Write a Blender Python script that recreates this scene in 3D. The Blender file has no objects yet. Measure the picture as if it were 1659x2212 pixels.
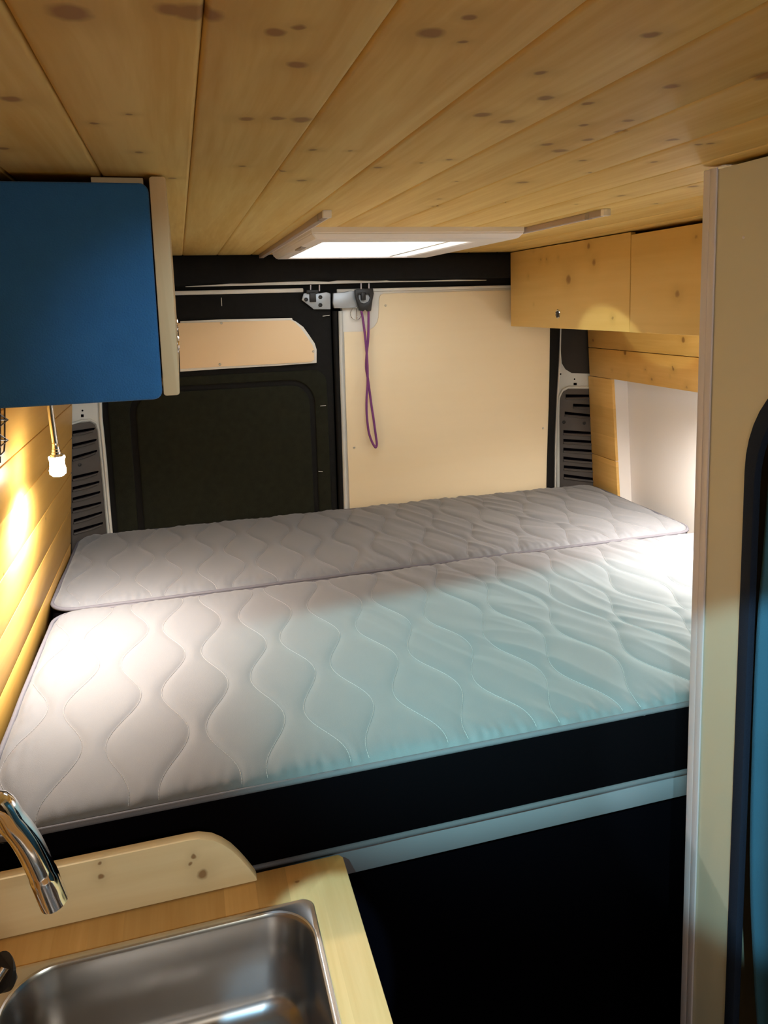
import bpy, bmesh, math, random
from mathutils import Vector, Matrix, noise
random.seed(7)
S = bpy.context.scene
COL = S.collection
PI = math.pi

# ------------------------------------------------------------------ camera
FL, CX, CY = 1599.5, 829.5, 871.1            # focal length and principal point for a 1659 x 2212 frame
YAW, PIT, ROL = 0.26596588, 0.13321433, -0.028919
CAM = Vector((0, 0, 1.67))
fw = Vector((math.sin(YAW)*math.cos(PIT), math.cos(YAW)*math.cos(PIT), -math.sin(PIT)))
rt = Vector((math.cos(YAW), -math.sin(YAW), 0)); up = rt.cross(fw)
rt, up = rt*math.cos(ROL)+up*math.sin(ROL), -rt*math.sin(ROL)+up*math.cos(ROL)
cd = bpy.data.cameras.new('camera'); cam = bpy.data.objects.new('camera', cd); COL.objects.link(cam)
cam.matrix_world = Matrix(((rt.x, up.x, -fw.x, CAM.x), (rt.y, up.y, -fw.y, CAM.y), (rt.z, up.z, -fw.z, CAM.z), (0, 0, 0, 1)))
cd.sensor_fit = 'VERTICAL'; cd.sensor_height = 36; cd.lens = FL/2212*36; cd.shift_y = -(1106-CY)/2212
cd.clip_start = 0.02
S.camera = cam
# ------------------------------------------------------------------ world, lights, exposure
S.view_settings.view_transform = 'Standard'; S.view_settings.look = 'None'
S.view_settings.gamma = 1; S.view_settings.use_curve_mapping = False
S.view_settings.exposure = 0.17
w = bpy.data.worlds.new('world'); S.world = w; w.use_nodes = True
w.node_tree.nodes['Background'].inputs[0].default_value = (0.5, 0.6, 0.8, 1)
w.node_tree.nodes['Background'].inputs[1].default_value = 0.3

def area(name, loc, target, sx, sy, power, color, spread=PI):
    l = bpy.data.lights.new(name, 'AREA'); l.shape = 'RECTANGLE'; l.size = sx; l.size_y = sy
    l.energy = power; l.color = color; l.spread = spread
    o = bpy.data.objects.new(name, l); COL.objects.link(o); o.location = loc
    o.rotation_euler = (Vector(target)-Vector(loc)).to_track_quat('-Z', 'Y').to_euler(); return o
def spot(name, loc, target, deg, blend, power, color, radius=0.01, parent=None):
    l = bpy.data.lights.new(name, 'SPOT'); l.spot_size = math.radians(deg); l.spot_blend = blend
    l.energy = power; l.color = color; l.shadow_soft_size = radius
    o = bpy.data.objects.new(name, l); COL.objects.link(o); o.location = loc
    o.rotation_euler = (Vector(target)-Vector(loc)).to_track_quat('-Z', 'Y').to_euler(); return o
# warm fill light added behind the camera, not a known lamp
area('added_warm_fill', (0.30, -0.55, 1.80), (0.35, 0.6, 0.8), 0.5, 0.12, 4.4, (1.0, 0.90, 0.76))
# cool spots added in place of unseen lamps, each aimed at one patch
spot('cool_spot_bed', (-0.22, 0.02, 1.80), (0.98, 2.0, 0.93), 50, 0.95, 275, (0.42, 0.96, 0.94), 0.002)
spot('cool_spot_wardrobe', (0.0, -0.25, 1.80), (0.735, 0.72, 1.05), 19, 0.35, 55, (0.5, 0.95, 1.0), 0.006)
spot('cool_fill_upstand', (0.25, -0.10, 1.42), (-0.09, 1.04, 0.86), 21, 0.7, 10, (0.88, 1.0, 0.90), 0.01)  # added to brighten the upstand, no lamp known here
spot('cool_fill_felt_end', (0.52, 0.10, 1.74), (0.045, 1.055, 1.60), 24, 1.0, 18, (0.62, 0.88, 1.0), 0.01)  # added to light the blue felt end from the right
spot('cool_spot_counter', (0.40, -0.10, 1.80), (0.185, 0.818, 0.805), 12.0, 0.22, 125, (0.36, 0.72, 1.0), 0.004)
spot('sink_glint_on_cupboard', (0.10, 0.90, 0.865), (1.21, 1.87, 1.46), 12, 0.25, 40, (0.85, 1.0, 0.75), 0.006)  # stands in for light bounced off the steel sink

# ------------------------------------------------------------------ layout helpers
def ray(x, y): return fw + rt*((x-CX)/FL) - up*((y-CY)/FL)
def on(x, y, ax, v):                           # the point of the plane ax = v seen at pixel x, y
    d = ray(x, y); i = 'xyz'.index(ax); return CAM + d*((v-CAM[i])/d[i])
def onp(x, y, P, N):
    d = ray(x, y); return CAM + d*((P-CAM).dot(N)/d.dot(N))

# ------------------------------------------------------------------ mesh helpers
class M:
    def __init__(s): s.bm = bmesh.new()
    def box(s, x0, x1, y0, y1, z0, z1, bev=0, seg=2):
        b = bmesh.new(); bmesh.ops.create_cube(b, size=1)
        for v in b.verts: v.co = Vector(((x0+x1)/2+v.co.x*(x1-x0), (y0+y1)/2+v.co.y*(y1-y0), (z0+z1)/2+v.co.z*(z1-z0)))
        if bev: bmesh.ops.bevel(b, geom=b.edges[:], offset=bev, segments=seg, affect='EDGES', profile=0.5)
        s.add(b); return s
    def add(s, b, mat=None):
        if mat is not None: bmesh.ops.transform(b, matrix=mat, verts=b.verts)
        me = bpy.data.meshes.new('t'); b.to_mesh(me); b.free(); s.bm.from_mesh(me); bpy.data.meshes.remove(me)
    def plate(s, pts, n, th, bev=0, seg=2, holes=()):   # 3-D outline pushed along n by th
        b = bmesh.new(); n = Vector(n)
        loops = [pts]+list(holes)
        if not holes:
            f = [b.faces.new([b.verts.new(p) for p in pts])]
        else:
            es = []
            for lp in loops:
                vs = [b.verts.new(p) for p in lp]
                es += [b.edges.new((vs[i], vs[(i+1) % len(vs)])) for i in range(len(vs))]
            f = [g for g in bmesh.ops.triangle_fill(b, use_beauty=True, edges=es)['geom'] if isinstance(g, bmesh.types.BMFace)]
        r = bmesh.ops.extrude_face_region(b, geom=f)
        vs = [g for g in r['geom'] if isinstance(g, bmesh.types.BMVert)]
        bmesh.ops.translate(b, vec=n*th, verts=vs)
        bmesh.ops.recalc_face_normals(b, faces=b.faces)
        if bev:
            es = [e for e in b.edges if len(e.link_faces) == 2 and e.calc_face_angle(0) > 0.9]
            bmesh.ops.bevel(b, geom=es, offset=bev, segments=seg, affect='EDGES', profile=0.5)
        s.add(b); return s
    def tube(s, path, r, seg=10, closed=False, caps=True):
        P = [Vector(p) for p in path]; n = len(P); b = bmesh.new(); rings = []
        rr = r if isinstance(r, (list, tuple)) else [r]*n
        ref = None
        for i, p in enumerate(P):
            a = P[(i-1) % n] if (closed or i > 0) else p
            c = P[(i+1) % n] if (closed or i < n-1) else p
            t = (c-a).normalized()
            if ref is None: ref = t.orthogonal().normalized()
            ref = (ref-t*ref.dot(t)).normalized(); bi = t.cross(ref)
            rings.append([b.verts.new(p+(ref*math.cos(2*PI*k/seg)+bi*math.sin(2*PI*k/seg))*rr[i]) for k in range(seg)])
        m = n if closed else n-1
        if closed:
            # pick the twist that joins the last ring best
            A, B = rings[-1], rings[0]
            off = min(range(seg), key=lambda o: (A[0].co-B[o].co).length)
        for i in range(m):
            A, B = rings[i], rings[(i+1) % n]; o = off if (closed and i == n-1) else 0
            for k in range(seg): b.faces.new((A[k], A[(k+1) % seg], B[(k+1+o) % seg], B[(k+o) % seg]))
        if caps and not closed:
            b.faces.new(rings[0][::-1]); b.faces.new(rings[-1])
        bmesh.ops.recalc_face_normals(b, faces=b.faces)
        s.add(b); return s
    def lathe(s, prof, loc=(0, 0, 0), axis=(0, 0, 1), seg=24):   # prof: (radius, height)
        b = bmesh.new(); rings = []
        for r, h in prof: rings.append([b.verts.new((max(r, 1e-5)*math.cos(2*PI*k/seg), max(r, 1e-5)*math.sin(2*PI*k/seg), h)) for k in range(seg)])
        for A, B in zip(rings, rings[1:]):
            for k in range(seg): b.faces.new((A[k], A[(k+1) % seg], B[(k+1) % seg], B[k]))
        b.faces.new(rings[0][::-1]); b.faces.new(rings[-1])
        bmesh.ops.recalc_face_normals(b, faces=b.faces)
        q = Vector((0, 0, 1)).rotation_difference(Vector(axis)).to_matrix().to_4x4()
        s.add(b, Matrix.Translation(Vector(loc)) @ q); return s

def obj(name, m, mat, parent=None, smooth=False, base=None):
    bm = m.bm if isinstance(m, M) else m
    if parent is not None: o0 = WORLD[parent.name]
    else:
        vs = [v.co for v in bm.verts]
        lo = [min(v[i] for v in vs) for i in range(3)]; hi = [max(v[i] for v in vs) for i in range(3)]
        o0 = Vector(base) if base else Vector(((lo[0]+hi[0])/2, (lo[1]+hi[1])/2, lo[2]))
    bmesh.ops.translate(bm, vec=-o0, verts=bm.verts)
    me = bpy.data.meshes.new(name); bm.to_mesh(me); bm.free()
    for p in me.polygons: p.use_smooth = bool(smooth)
    if smooth and smooth != 'all': me.set_sharp_from_angle(angle=math.radians(38))
    o = bpy.data.objects.new(name, me); COL.objects.link(o); me.materials.append(mat)
    if parent is not None: o.parent = parent
    else: o.location = o0
    WORLD[o.name] = o0
    return o
WORLD = {}
def thing(name, label, cat, loc=(0, 0, 0), group=None):
    o = bpy.data.objects.new(name, None); COL.objects.link(o); o.location = loc; o.empty_display_size = 0.05
    WORLD[o.name] = Vector(loc); return tag(o, label, cat, group)
def tag(o, label, cat, group=None):
    o['label'] = label; o['category'] = cat
    if group: o['group'] = group
    return o
def struct(name, m, mat, smooth=False):
    o = obj(name, m, mat, None, smooth); o['kind'] = 'structure'; return o
def structroot(name, loc):
    o = bpy.data.objects.new(name, None); COL.objects.link(o); o.location = loc; WORLD[o.name] = Vector(loc)
    o['kind'] = 'structure'; return o

# ------------------------------------------------------------------ materials
def mat(name, col, rough=0.5, metal=0.0, bump=0, bscale=200, var=0, vscale=8, emit=None, estr=0, spec=0.5, sheen=0, stretch=(1, 1, 1)):
    m = bpy.data.materials.new(name); m.use_nodes = True; nt = m.node_tree; b = nt.nodes['Principled BSDF']
    b.inputs['Base Color'].default_value = (*col, 1); b.inputs['Roughness'].default_value = rough
    b.inputs['Metallic'].default_value = metal; b.inputs['Specular IOR Level'].default_value = spec
    if sheen: b.inputs['Sheen Weight'].default_value = sheen
    if emit: b.inputs['Emission Color'].default_value = (*emit, 1); b.inputs['Emission Strength'].default_value = estr
    g = nt.nodes.new('ShaderNodeNewGeometry')
    mp = nt.nodes.new('ShaderNodeMapping'); mp.inputs['Scale'].default_value = stretch
    nt.links.new(g.outputs['Position'], mp.inputs['Vector'])
    n = nt.nodes.new('ShaderNodeTexNoise'); n.inputs['Scale'].default_value = vscale; n.inputs['Detail'].default_value = 4
    nt.links.new(mp.outputs[0], n.inputs['Vector'])
    mx = nt.nodes.new('ShaderNodeMix'); mx.data_type = 'RGBA'
    v = var if var else 0.03
    mx.inputs[6].default_value = (*[c*(1-v) for c in col], 1); mx.inputs[7].default_value = (*[min(1, c*(1+v)) for c in col], 1)
    nt.links.new(n.outputs[0], mx.inputs[0]); nt.links.new(mx.outputs[2], b.inputs['Base Color'])
    if bump:
        n2 = nt.nodes.new('ShaderNodeTexNoise'); n2.inputs['Scale'].default_value = bscale; n2.inputs['Detail'].default_value = 3
        nt.links.new(mp.outputs[0], n2.inputs['Vector'])
        bp = nt.nodes.new('ShaderNodeBump'); bp.inputs['Strength'].default_value = bump; bp.inputs['Distance'].default_value = 0.002
        nt.links.new(n2.outputs[0], bp.inputs['Height']); nt.links.new(bp.outputs[0], b.inputs['Normal'])
    return m

def wood(name, light, dark, grain='y', across='x', pitch=0.1135, off=0.0, knots=(), rough=0.5, gs=1.0, pvar=0.16, contrast=1.0, knotcol=(0.20, 0.085, 0.025)):
    """softwood: long grain along one axis, boards of their own tone along the other, knots at given points (pos, radius)"""
    m = bpy.data.materials.new(name); m.use_nodes = True; nt = m.node_tree; N = nt.nodes; L = nt.links
    b = N['Principled BSDF']; b.inputs['Roughness'].default_value = rough; b.inputs['Specular IOR Level'].default_value = 0.22
    g = N.new('ShaderNodeNewGeometry'); sp = N.new('ShaderNodeSeparateXYZ'); L.new(g.outputs['Position'], sp.inputs[0])
    def math_(op, a, c=None, d=None):
        n = N.new('ShaderNodeMath'); n.operation = op
        for i, v in enumerate((a, c, d)):
            if v is None: continue
            if isinstance(v, (int, float)): n.inputs[i].default_value = v
            else: L.new(v, n.inputs[i])
        return n.outputs[0]
    A = sp.outputs['XYZ'.index(across.upper())]
    idx = math_('FLOOR', math_('DIVIDE', math_('SUBTRACT', A, off), pitch))
    wn = N.new('ShaderNodeTexWhiteNoise'); wn.noise_dimensions = '1D'; L.new(idx, wn.inputs['W'])
    rnd = wn.outputs['Value']
    # knots
    kn = None; wide = None
    if knots:
        nz = N.new('ShaderNodeTexNoise'); nz.inputs['Scale'].default_value = 55; nz.inputs['Detail'].default_value = 2; L.new(g.outputs['Position'], nz.inputs['Vector'])
        vs = N.new('ShaderNodeVectorMath'); vs.operation = 'MULTIPLY_ADD'; L.new(nz.outputs['Color'], vs.inputs[0])
        vs.inputs[1].default_value = (0.008,)*3; vs.inputs[2].default_value = (-0.004,)*3
        va = N.new('ShaderNodeVectorMath'); va.operation = 'ADD'; L.new(vs.outputs[0], va.inputs[0]); L.new(g.outputs['Position'], va.inputs[1])
        for p, r in knots:
            d = N.new('ShaderNodeVectorMath'); d.operation = 'DISTANCE'; L.new(va.outputs[0], d.inputs[0]); d.inputs[1].default_value = p
            e = math_('DIVIDE', d.outputs['Value'], r)
            kn = e if kn is None else math_('MINIMUM', kn, e)
        wide = math_('POWER', 2.718, math_('MULTIPLY', math_('MULTIPLY', kn, kn), -0.12))
    # grain coordinates
    cmb = N.new('ShaderNodeCombineXYZ')
    for i, ax in enumerate('xyz'):
        s = sp.outputs[i]
        if ax == grain: s = math_('MULTIPLY', s, 0.055)
        elif wide is not None and ax == across: s = math_('ADD', s, math_('MULTIPLY', wide, 0.006))
        L.new(s, cmb.inputs[i])
    of = N.new('ShaderNodeVectorMath'); of.operation = 'ADD'; L.new(cmb.outputs[0], of.inputs[0])
    c2 = N.new('ShaderNodeCombineXYZ'); L.new(math_('MULTIPLY', rnd, 9.0), c2.inputs[2]); L.new(math_('MULTIPLY', rnd, 3.0), c2.inputs[1]); L.new(c2.outputs[0], of.inputs[1])
    n1 = N.new('ShaderNodeTexNoise'); n1.inputs['Scale'].default_value = 26*gs; n1.inputs['Detail'].default_value = 5; n1.inputs['Roughness'].default_value = 0.6; n1.inputs['Distortion'].default_value = 0.6; L.new(of.outputs[0], n1.inputs['Vector'])
    wv = N.new('ShaderNodeTexNoise'); wv.inputs['Scale'].default_value = 150*gs; wv.inputs['Detail'].default_value = 3; L.new(of.outputs[0], wv.inputs['Vector'])
    gsum = math_('ADD', math_('MULTIPLY', n1.outputs[0], 0.75), math_('MULTIPLY', wv.outputs[0], 0.25))
    mr = N.new('ShaderNodeMapRange'); L.new(gsum, mr.inputs[0]); mr.inputs[1].default_value = 0.5-0.16/contrast; mr.inputs[2].default_value = 0.5+0.16/contrast
    mr.inputs[3].default_value = 0.5-0.5*min(1, contrast); mr.inputs[4].default_value = 0.5+0.5*min(1, contrast)
    mx = N.new('ShaderNodeMix'); mx.data_type = 'RGBA'; L.new(mr.outputs[0], mx.inputs[0])
    mx.inputs[6].default_value = (*dark, 1); mx.inputs[7].default_value = (*light, 1)
    col = mx.outputs[2]
    hv = N.new('ShaderNodeHueSaturation'); L.new(col, hv.inputs['Color'])
    L.new(math_('ADD', math_('MULTIPLY', rnd, pvar), 1-pvar/2), hv.inputs['Value']); col = hv.outputs[0]
    if kn is not None:
        halo = N.new('ShaderNodeMix'); halo.data_type = 'RGBA'; L.new(math_('MULTIPLY', wide, 0.45), halo.inputs[0]); L.new(col, halo.inputs[6])
        halo.inputs[7].default_value = (*[c*0.75 for c in dark], 1); col = halo.outputs[2]
        k = N.new('ShaderNodeMapRange'); L.new(kn, k.inputs[0]); k.inputs[1].default_value = 1.3; k.inputs[2].default_value = 0.7; k.inputs[3].default_value = 0; k.inputs[4].default_value = 0.75
        kx = N.new('ShaderNodeMix'); kx.data_type = 'RGBA'; L.new(k.outputs[0], kx.inputs[0]); L.new(col, kx.inputs[6]); kx.inputs[7].default_value = (*knotcol, 1); col = kx.outputs[2]
    L.new(col, b.inputs['Base Color'])
    bp = N.new('ShaderNodeBump'); bp.inputs['Strength'].default_value = 0.12; bp.inputs['Distance'].default_value = 0.001; L.new(gsum, bp.inputs['Height']); L.new(bp.outputs[0], b.inputs['Normal'])
    return m

ZC = 1.849                                     # ceiling
ck = [(150,27,.0125),(372,22,.009),(415,26,.012),(440,33,.011),(930,72,.0085),(1014,37,.005),(1000,90,.003),(1170,157,.005),(1179,212,.007),(1042,248,.008),(1097,263,.0075),(1270,224,.005),(1261,270,.005),(1270,302,.006),(1181,312,.007),(1208,326,.0095),(1355,261,.006),(1343,284,.007),(1452,187,.0065),(1405,75,.006),(1453,302,.007),(1258,347,.005),(1128,394,.009),(1414,350,.004),(1274,373,.003),(1657,163,.012),(595,70,.007),(646,58,.004),(532,257,.007),(600,256,.007),(650,259,.010),(642,140,.007),(940,446,.007),(950,430,.005),(676,324,.005),(652,390,.007),(610,370,.005),(523,359,.005),(370,385,.006),(25,214,.008),(8,321,.006),(280,247,.003),(205,267,.004),(300,329,.004),(816,362,.006),(757,326,.003),(1496,403,.009),(1341,423,.007),(1417,440,.005),(1090,438,.003),(910,352,.003),(970,345,.004),(985,392,.003),(1245,441,.003),(1508,312,.005),(1535,310,.005)]
MCEIL = wood('pine_ceiling', (0.90, 0.655, 0.24), (0.78, 0.50, 0.135), 'y', 'x', 0.1135, -0.0865, [(tuple(on(x, y, 'z', ZC)), r) for x, y, r in ck], rough=0.5, gs=0.8, pvar=0.12, contrast=1.5, knotcol=(0.30, 0.125, 0.03))
rk = [(1208,728,.004),(1282,735,.006),(1249,764,.007),(1350,762,.008),(1453,797,.006),(1478,734,.008),(1405,820,.006),(1452,793,.004),(1480,837,.006),(1290,884,.009),(1290,905,.004),(1297,975,.006),(1299,1020,.007),(1392,798,.004),(1320,800,.003),(1355,810,.004),(1445,813,.003),(1276,825,.004)]
MWR = wood('pine_right_wall', (0.80, 0.52, 0.19), (0.64, 0.36, 0.09), 'y', 'z', 0.113, 1.363-0.113*3, [(tuple(on(x, y, 'x', 1.56)), r) for x, y, r in rk], rough=0.45, contrast=0.8)
lk = [(28,916,.004),(30,1035,.004),(48,1500,.006),(46,1515,.003),(8,1240,.004),(100,1120,.004)]
MWL = wood('pine_left_wall', (0.82, 0.50, 0.14), (0.68, 0.36, 0.07), 'y', 'z', 0.1065, 1.383-0.1065*8, [(tuple(on(x, y, 'x', -0.355)), r) for x, y, r in lk], rough=0.38, contrast=0.7)
dk = [(1268,532,.009),(1280,567,.010),(1225,604,.014),(1320,687,.006),(1138,597,.0045),(1150,543,.003),(1203,556,.004),(1165,561,.006),(1178,560,.006),(1150,658,.003),(1459,635,.009),(1463,648,.004),(1500,512,.006)]
MDOOR = wood('pine_cupboard', (0.84, 0.59, 0.23), (0.72, 0.46, 0.14), 'y', 'z', 0.6, 1.3, [(tuple(on(x, y, 'x', 1.20)), r) for x, y, r in dk], rough=0.5, gs=0.55, pvar=0.05, contrast=0.7, knotcol=(0.3, 0.15, 0.05))
bk = [(437,1890,.0075),(412,1866,.003),(418,1850,.0035),(218,1894,.004),(215,1865,.003)]
MBACK = wood('spruce_upstand', (0.86, 0.74, 0.50), (0.74, 0.59, 0.35), 'x', 'z', 0.6, 0.5, [(tuple(on(x, y, 'y', 1.0405)), r) for x, y, r in bk], rough=0.45, gs=0.9, contrast=0.7)
MTOP = wood('laminated_worktop', (0.72, 0.46, 0.19), (0.58, 0.33, 0.11), 'y', 'x', 0.047, 0.012, [(tuple(on(642, 1905, 'z', 0.805)), .003)], rough=0.35, gs=1.3, pvar=0.3, contrast=0.8)
MEDGE = wood('birch_edge', (0.66, 0.52, 0.33), (0.52, 0.38, 0.22), 'z', 'x', 0.6, -0.3, (), rough=0.6, gs=1.0, contrast=0.5)
MPLY = wood('birch_plywood', (0.93, 0.81, 0.58), (0.88, 0.74, 0.50), 'x', 'z', 2.0, 0.0, (), rough=0.55, gs=0.35, pvar=0.02, contrast=0.6)
MPLY2 = wood('poplar_plywood', (0.93, 0.72, 0.46), (0.89, 0.67, 0.41), 'x', 'z', 2.0, 0.0, (), rough=0.55, gs=0.35, pvar=0.02, contrast=0.5)
MFELT = mat('black_felt', (0.012, 0.012, 0.012), 0.95, bump=0.5, bscale=500, var=0.25, vscale=60, spec=0.2)
MFELT2 = mat('dark_moss_felt', (0.017, 0.018, 0.012), 0.97, bump=0.6, bscale=400, var=0.35, vscale=40, spec=0.15)
MDARK = mat('dark_void_black', (0.0022, 0.0018, 0.003), 1.0, bump=0.4, bscale=300, spec=0.0)  # near black, holds the shade of the under-bed void and of holes
MMETAL = mat('pale_grey_bodywork', (0.60, 0.62, 0.60), 0.38, var=0.04, vscale=14)
MWHITE = mat('white_bodywork', (0.78, 0.76, 0.70), 0.35, var=0.03, vscale=10)
MSEAL = mat('black_rubber', (0.006, 0.006, 0.006), 0.75, bump=0.1, bscale=200, spec=0.2)
MVENT = mat('dark_grey_plastic', (0.075, 0.066, 0.062), 0.62, bump=0.15, bscale=400, var=0.12, vscale=20)
MSTEEL = mat('galvanised_steel', (0.42, 0.46, 0.50), 0.42, metal=0.55, var=0.06, vscale=30)
MCHROME = mat('chrome', (0.80, 0.80, 0.82), 0.07, metal=1.0)
MBRASS = mat('screw_metal', (0.62, 0.58, 0.50), 0.3, metal=1.0)
MSINK = mat('brushed_stainless', (0.38, 0.375, 0.37), 0.27, metal=1.0, var=0.05, vscale=30, stretch=(1, 8, 1))
MSINKRIM = mat('polished_stainless', (0.66, 0.66, 0.67), 0.34, metal=1.0)
MBLUE = mat('blue_felt', (0.032, 0.135, 0.33), 0.95, bump=0.7, bscale=420, var=0.12, vscale=25, spec=0.15, sheen=0.15)
MCURT = mat('teal_blue_fabric', (0.055, 0.20, 0.34), 0.85, bump=0.3, bscale=500, var=0.1, vscale=12, spec=0.2, sheen=0.1)
MNAVY = mat('navy_binding', (0.014, 0.022, 0.045), 0.85, bump=0.4, bscale=600, spec=0.2)
MCREAM = mat('cream_laminate', (0.63, 0.61, 0.49), 0.5, bump=0.05, bscale=300, var=0.04, vscale=3)
MTRIM = mat('pale_lilac_plastic_trim', (0.68, 0.66, 0.75), 0.4)
MNICHE = mat('white_panel', (0.82, 0.78, 0.76), 0.5, var=0.015)
MRAILW = mat('grey_painted_board', (0.20, 0.195, 0.23), 0.5, var=0.05, vscale=10)
MCORD = mat('purple_cord', (0.20, 0.045, 0.22), 0.6, bump=0.5, bscale=900, var=0.15, vscale=200)
MSKYF = mat('off_white_plastic', (0.90, 0.85, 0.82), 0.4)
MSKYG = mat('grey_label', (0.35, 0.30, 0.26), 0.5)
MGLOW = mat('skylight_acrylic', (0.9, 0.95, 1.0), 0.3, emit=(0.92, 0.97, 1.0), estr=3.2)  # emission stands in for daylight coming through the pane
MTRACK = mat('taupe_track', (0.42, 0.33, 0.27), 0.5)
MMATT = mat('grey_ticking', (0.142, 0.145, 0.160), 0.72, bump=0.25, bscale=900, var=0.03, vscale=30, spec=0.3, sheen=0.2)
MBAND = mat('black_side_band', (0.0018, 0.0012, 0.002), 0.95, bump=0.3, bscale=500, spec=0.03)
MPIPE = mat('dark_grey_piping', (0.11, 0.105, 0.125), 0.8, bump=0.3, bscale=700)
MTHREAD = mat('pale_thread', (0.34, 0.335, 0.345), 0.7)
MBULB = mat('lit_diffuser', (1, 1, 1), 0.4, emit=(1.0, 0.93, 0.82), estr=80)
MBLK = mat('black_plastic', (0.012, 0.012, 0.013), 0.45)
MWIRE = mat('black_wire', (0.02, 0.012, 0.012), 0.5)

# ------------------------------------------------------------------ the shell
WRX = lambda z: 1.592-(z-0.92)*0.058           # right wall leans in towards the top
WLX = lambda z: -0.368+(z-0.95)*0.058          # left wall too
m = M()
gx = [-0.0865+0.1135*k for k in range(-4, 15)]
for a, b in zip(gx, gx[1:]):
    m.box(a+0.0001, b-0.0001, -1.35, 2.62, ZC, ZC+0.014, 0.0048, 3)
struct('ceiling', m, MCEIL, 'auto')
struct('trim_1', M().box(-0.55, 1.75, -1.36, 2.70, ZC+0.012, ZC+0.03), MDARK)         # roof lining above the boards
struct('floor', M().box(-0.6, 1.8, -1.4, 2.75, -0.03, 0.0), MDARK)
struct('wall_front', M().box(-0.6, 1.8, -1.40, -1.36, 0, ZC+0.02), mat('grey_cab_curtain', (0.16, 0.13, 0.11), 0.9))

def leaning(name, fx, bands, y0, yend, material, th, sgn):
    m = M()
    for z0, z1 in bands:
        g = 0.0010
        pts = [Vector((fx(z0+g), y0, z0+g)), Vector((fx(z0+g), yend(z0), z0+g)), Vector((fx(z1-g), yend(z1), z1-g)), Vector((fx(z1-g), y0, z1-g))]
        m.plate(pts, (sgn, 0, 0), th, 0.0022, 2)
    return m
# left wall boards
zb = [1.383+0.1065*k for k in range(-6, 5)]
yl = lambda z: 2.43+(z-0.985)*0.24
struct('wall_left', leaning('wl', WLX, list(zip(zb, zb[1:])), -1.35, yl, MWL, 0.012, -1), MWL, 'auto')
# right wall boards with the opening for the white niche
zr = [1.363+0.113*k for k in range(0, 5)]
m = leaning('wr', WRX, list(zip(zr, zr[1:])), -1.35, lambda z: 2.62, MWR, 0.012, 1)
for z0, z1 in ((0.69, 1.045), (1.045, 1.363)):
    g = 0.001
    ye = lambda z: 2.462-(1.363-z)*0.02
    m.plate([Vector((WRX(z0+g), ye(z0), z0+g)), Vector((WRX(z0+g), 2.63, z0+g)), Vector((WRX(z1-g), 2.63, z1-g)), Vector((WRX(z1-g), ye(z1), z1-g))], (1, 0, 0), 0.012, 0.002, 2)
struct('wall_right', m, MWR, 'auto')
# white niche box set into the right wall
m = M()
NX = 1.655
m.plate([Vector((NX-0.02, -1.3, 1.40)), Vector((NX-0.02, 2.47, 1.40)), Vector((NX+0.015, 2.47, 0.60)), Vector((NX+0.015, -1.3, 0.60))], (1, 0, 0), 0.01)
m.plate([Vector((WRX(0.6)+0.003, 2.452, 0.6)), Vector((NX+0.02, 2.452, 0.6)), Vector((NX+0.02, 2.467, 1.364)), Vector((WRX(1.364)+0.003, 2.467, 1.364))], (0, 1, 0), 0.008)
m.box(WRX(1.364)+0.003, NX+0.02, -1.3, 2.47, 1.366, 1.374)
struct('wall_right_niche', m, MNICHE)
# outer dark skins, and dark linings added to keep the space below the bed black
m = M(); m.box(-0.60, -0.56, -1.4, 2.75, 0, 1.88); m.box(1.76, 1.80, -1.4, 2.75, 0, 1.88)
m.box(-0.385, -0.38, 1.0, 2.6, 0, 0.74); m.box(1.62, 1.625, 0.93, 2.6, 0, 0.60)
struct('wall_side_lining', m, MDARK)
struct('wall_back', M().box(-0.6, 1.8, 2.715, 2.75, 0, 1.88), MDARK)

BY = 2.62
# felt header over the doors
m = M()
prof = []
n = 60
xs = [-0.42+i*(2.06)/n for i in range(n+1)]
b = bmesh.new(); rows = []
for x in xs:
    wv = 0.004*noise.noise(Vector((x*3.1, 0, 4)))+0.002*noise.noise(Vector((x*11, 2, 4)))
    zl = 1.755+wv-(0.006 if x < 0.05 else 0)
    row = [(2.60, ZC+0.002), (2.585, 1.84), (2.578, 1.81), (2.582, zl+0.012), (2.592, zl), (2.66, zl)]
    rows.append([b.verts.new((x, y+0.002*noise.noise(Vector((x*6, z*20, 0))), z)) for y, z in row])
for A, B in zip(rows, rows[1:]):
    for k in range(len(A)-1): b.faces.new((A[k], A[k+1], B[k+1], B[k]))
bmesh.ops.recalc_face_normals(b, faces=b.faces)
m.add(b); struct('trim_2', m, MFELT, 'all')
# body frame strips glimpsed between header and doors
m = M()
b = bmesh.new()
tops = [(0.03, 1.7475), (0.15, 1.752), (0.28, 1.760), (0.36, 1.757), (0.45, 1.757), (0.52, 1.753), (0.55, 1.757), (0.72, 1.756), (0.745, 1.752), (0.87, 1.750), (1.0, 1.7515), (1.12, 1.748)]
bot = lambda x: 1.747 if x < 0.6 else (1.7485 if x < 0.75 else 1.7475)
m.plate([Vector((x, 2.603, z)) for x, z in tops]+[Vector((x, 2.603, bot(x)-0.001)) for x, z in tops[::-1]], (0, 1, 0), 0.01)
m.box(-0.42, 0.43, 2.612, 2.625, 1.719, 1.7335, 0.003); m.box(0.55, 1.62, 2.612, 2.625, 1.712, 1.727, 0.003)
struct('trim_3', m, MWHITE, 'auto')
struct('trim_4', M().box(-0.42, 1.62, 2.625, 2.64, 1.70, 1.76), MSEAL)

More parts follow.
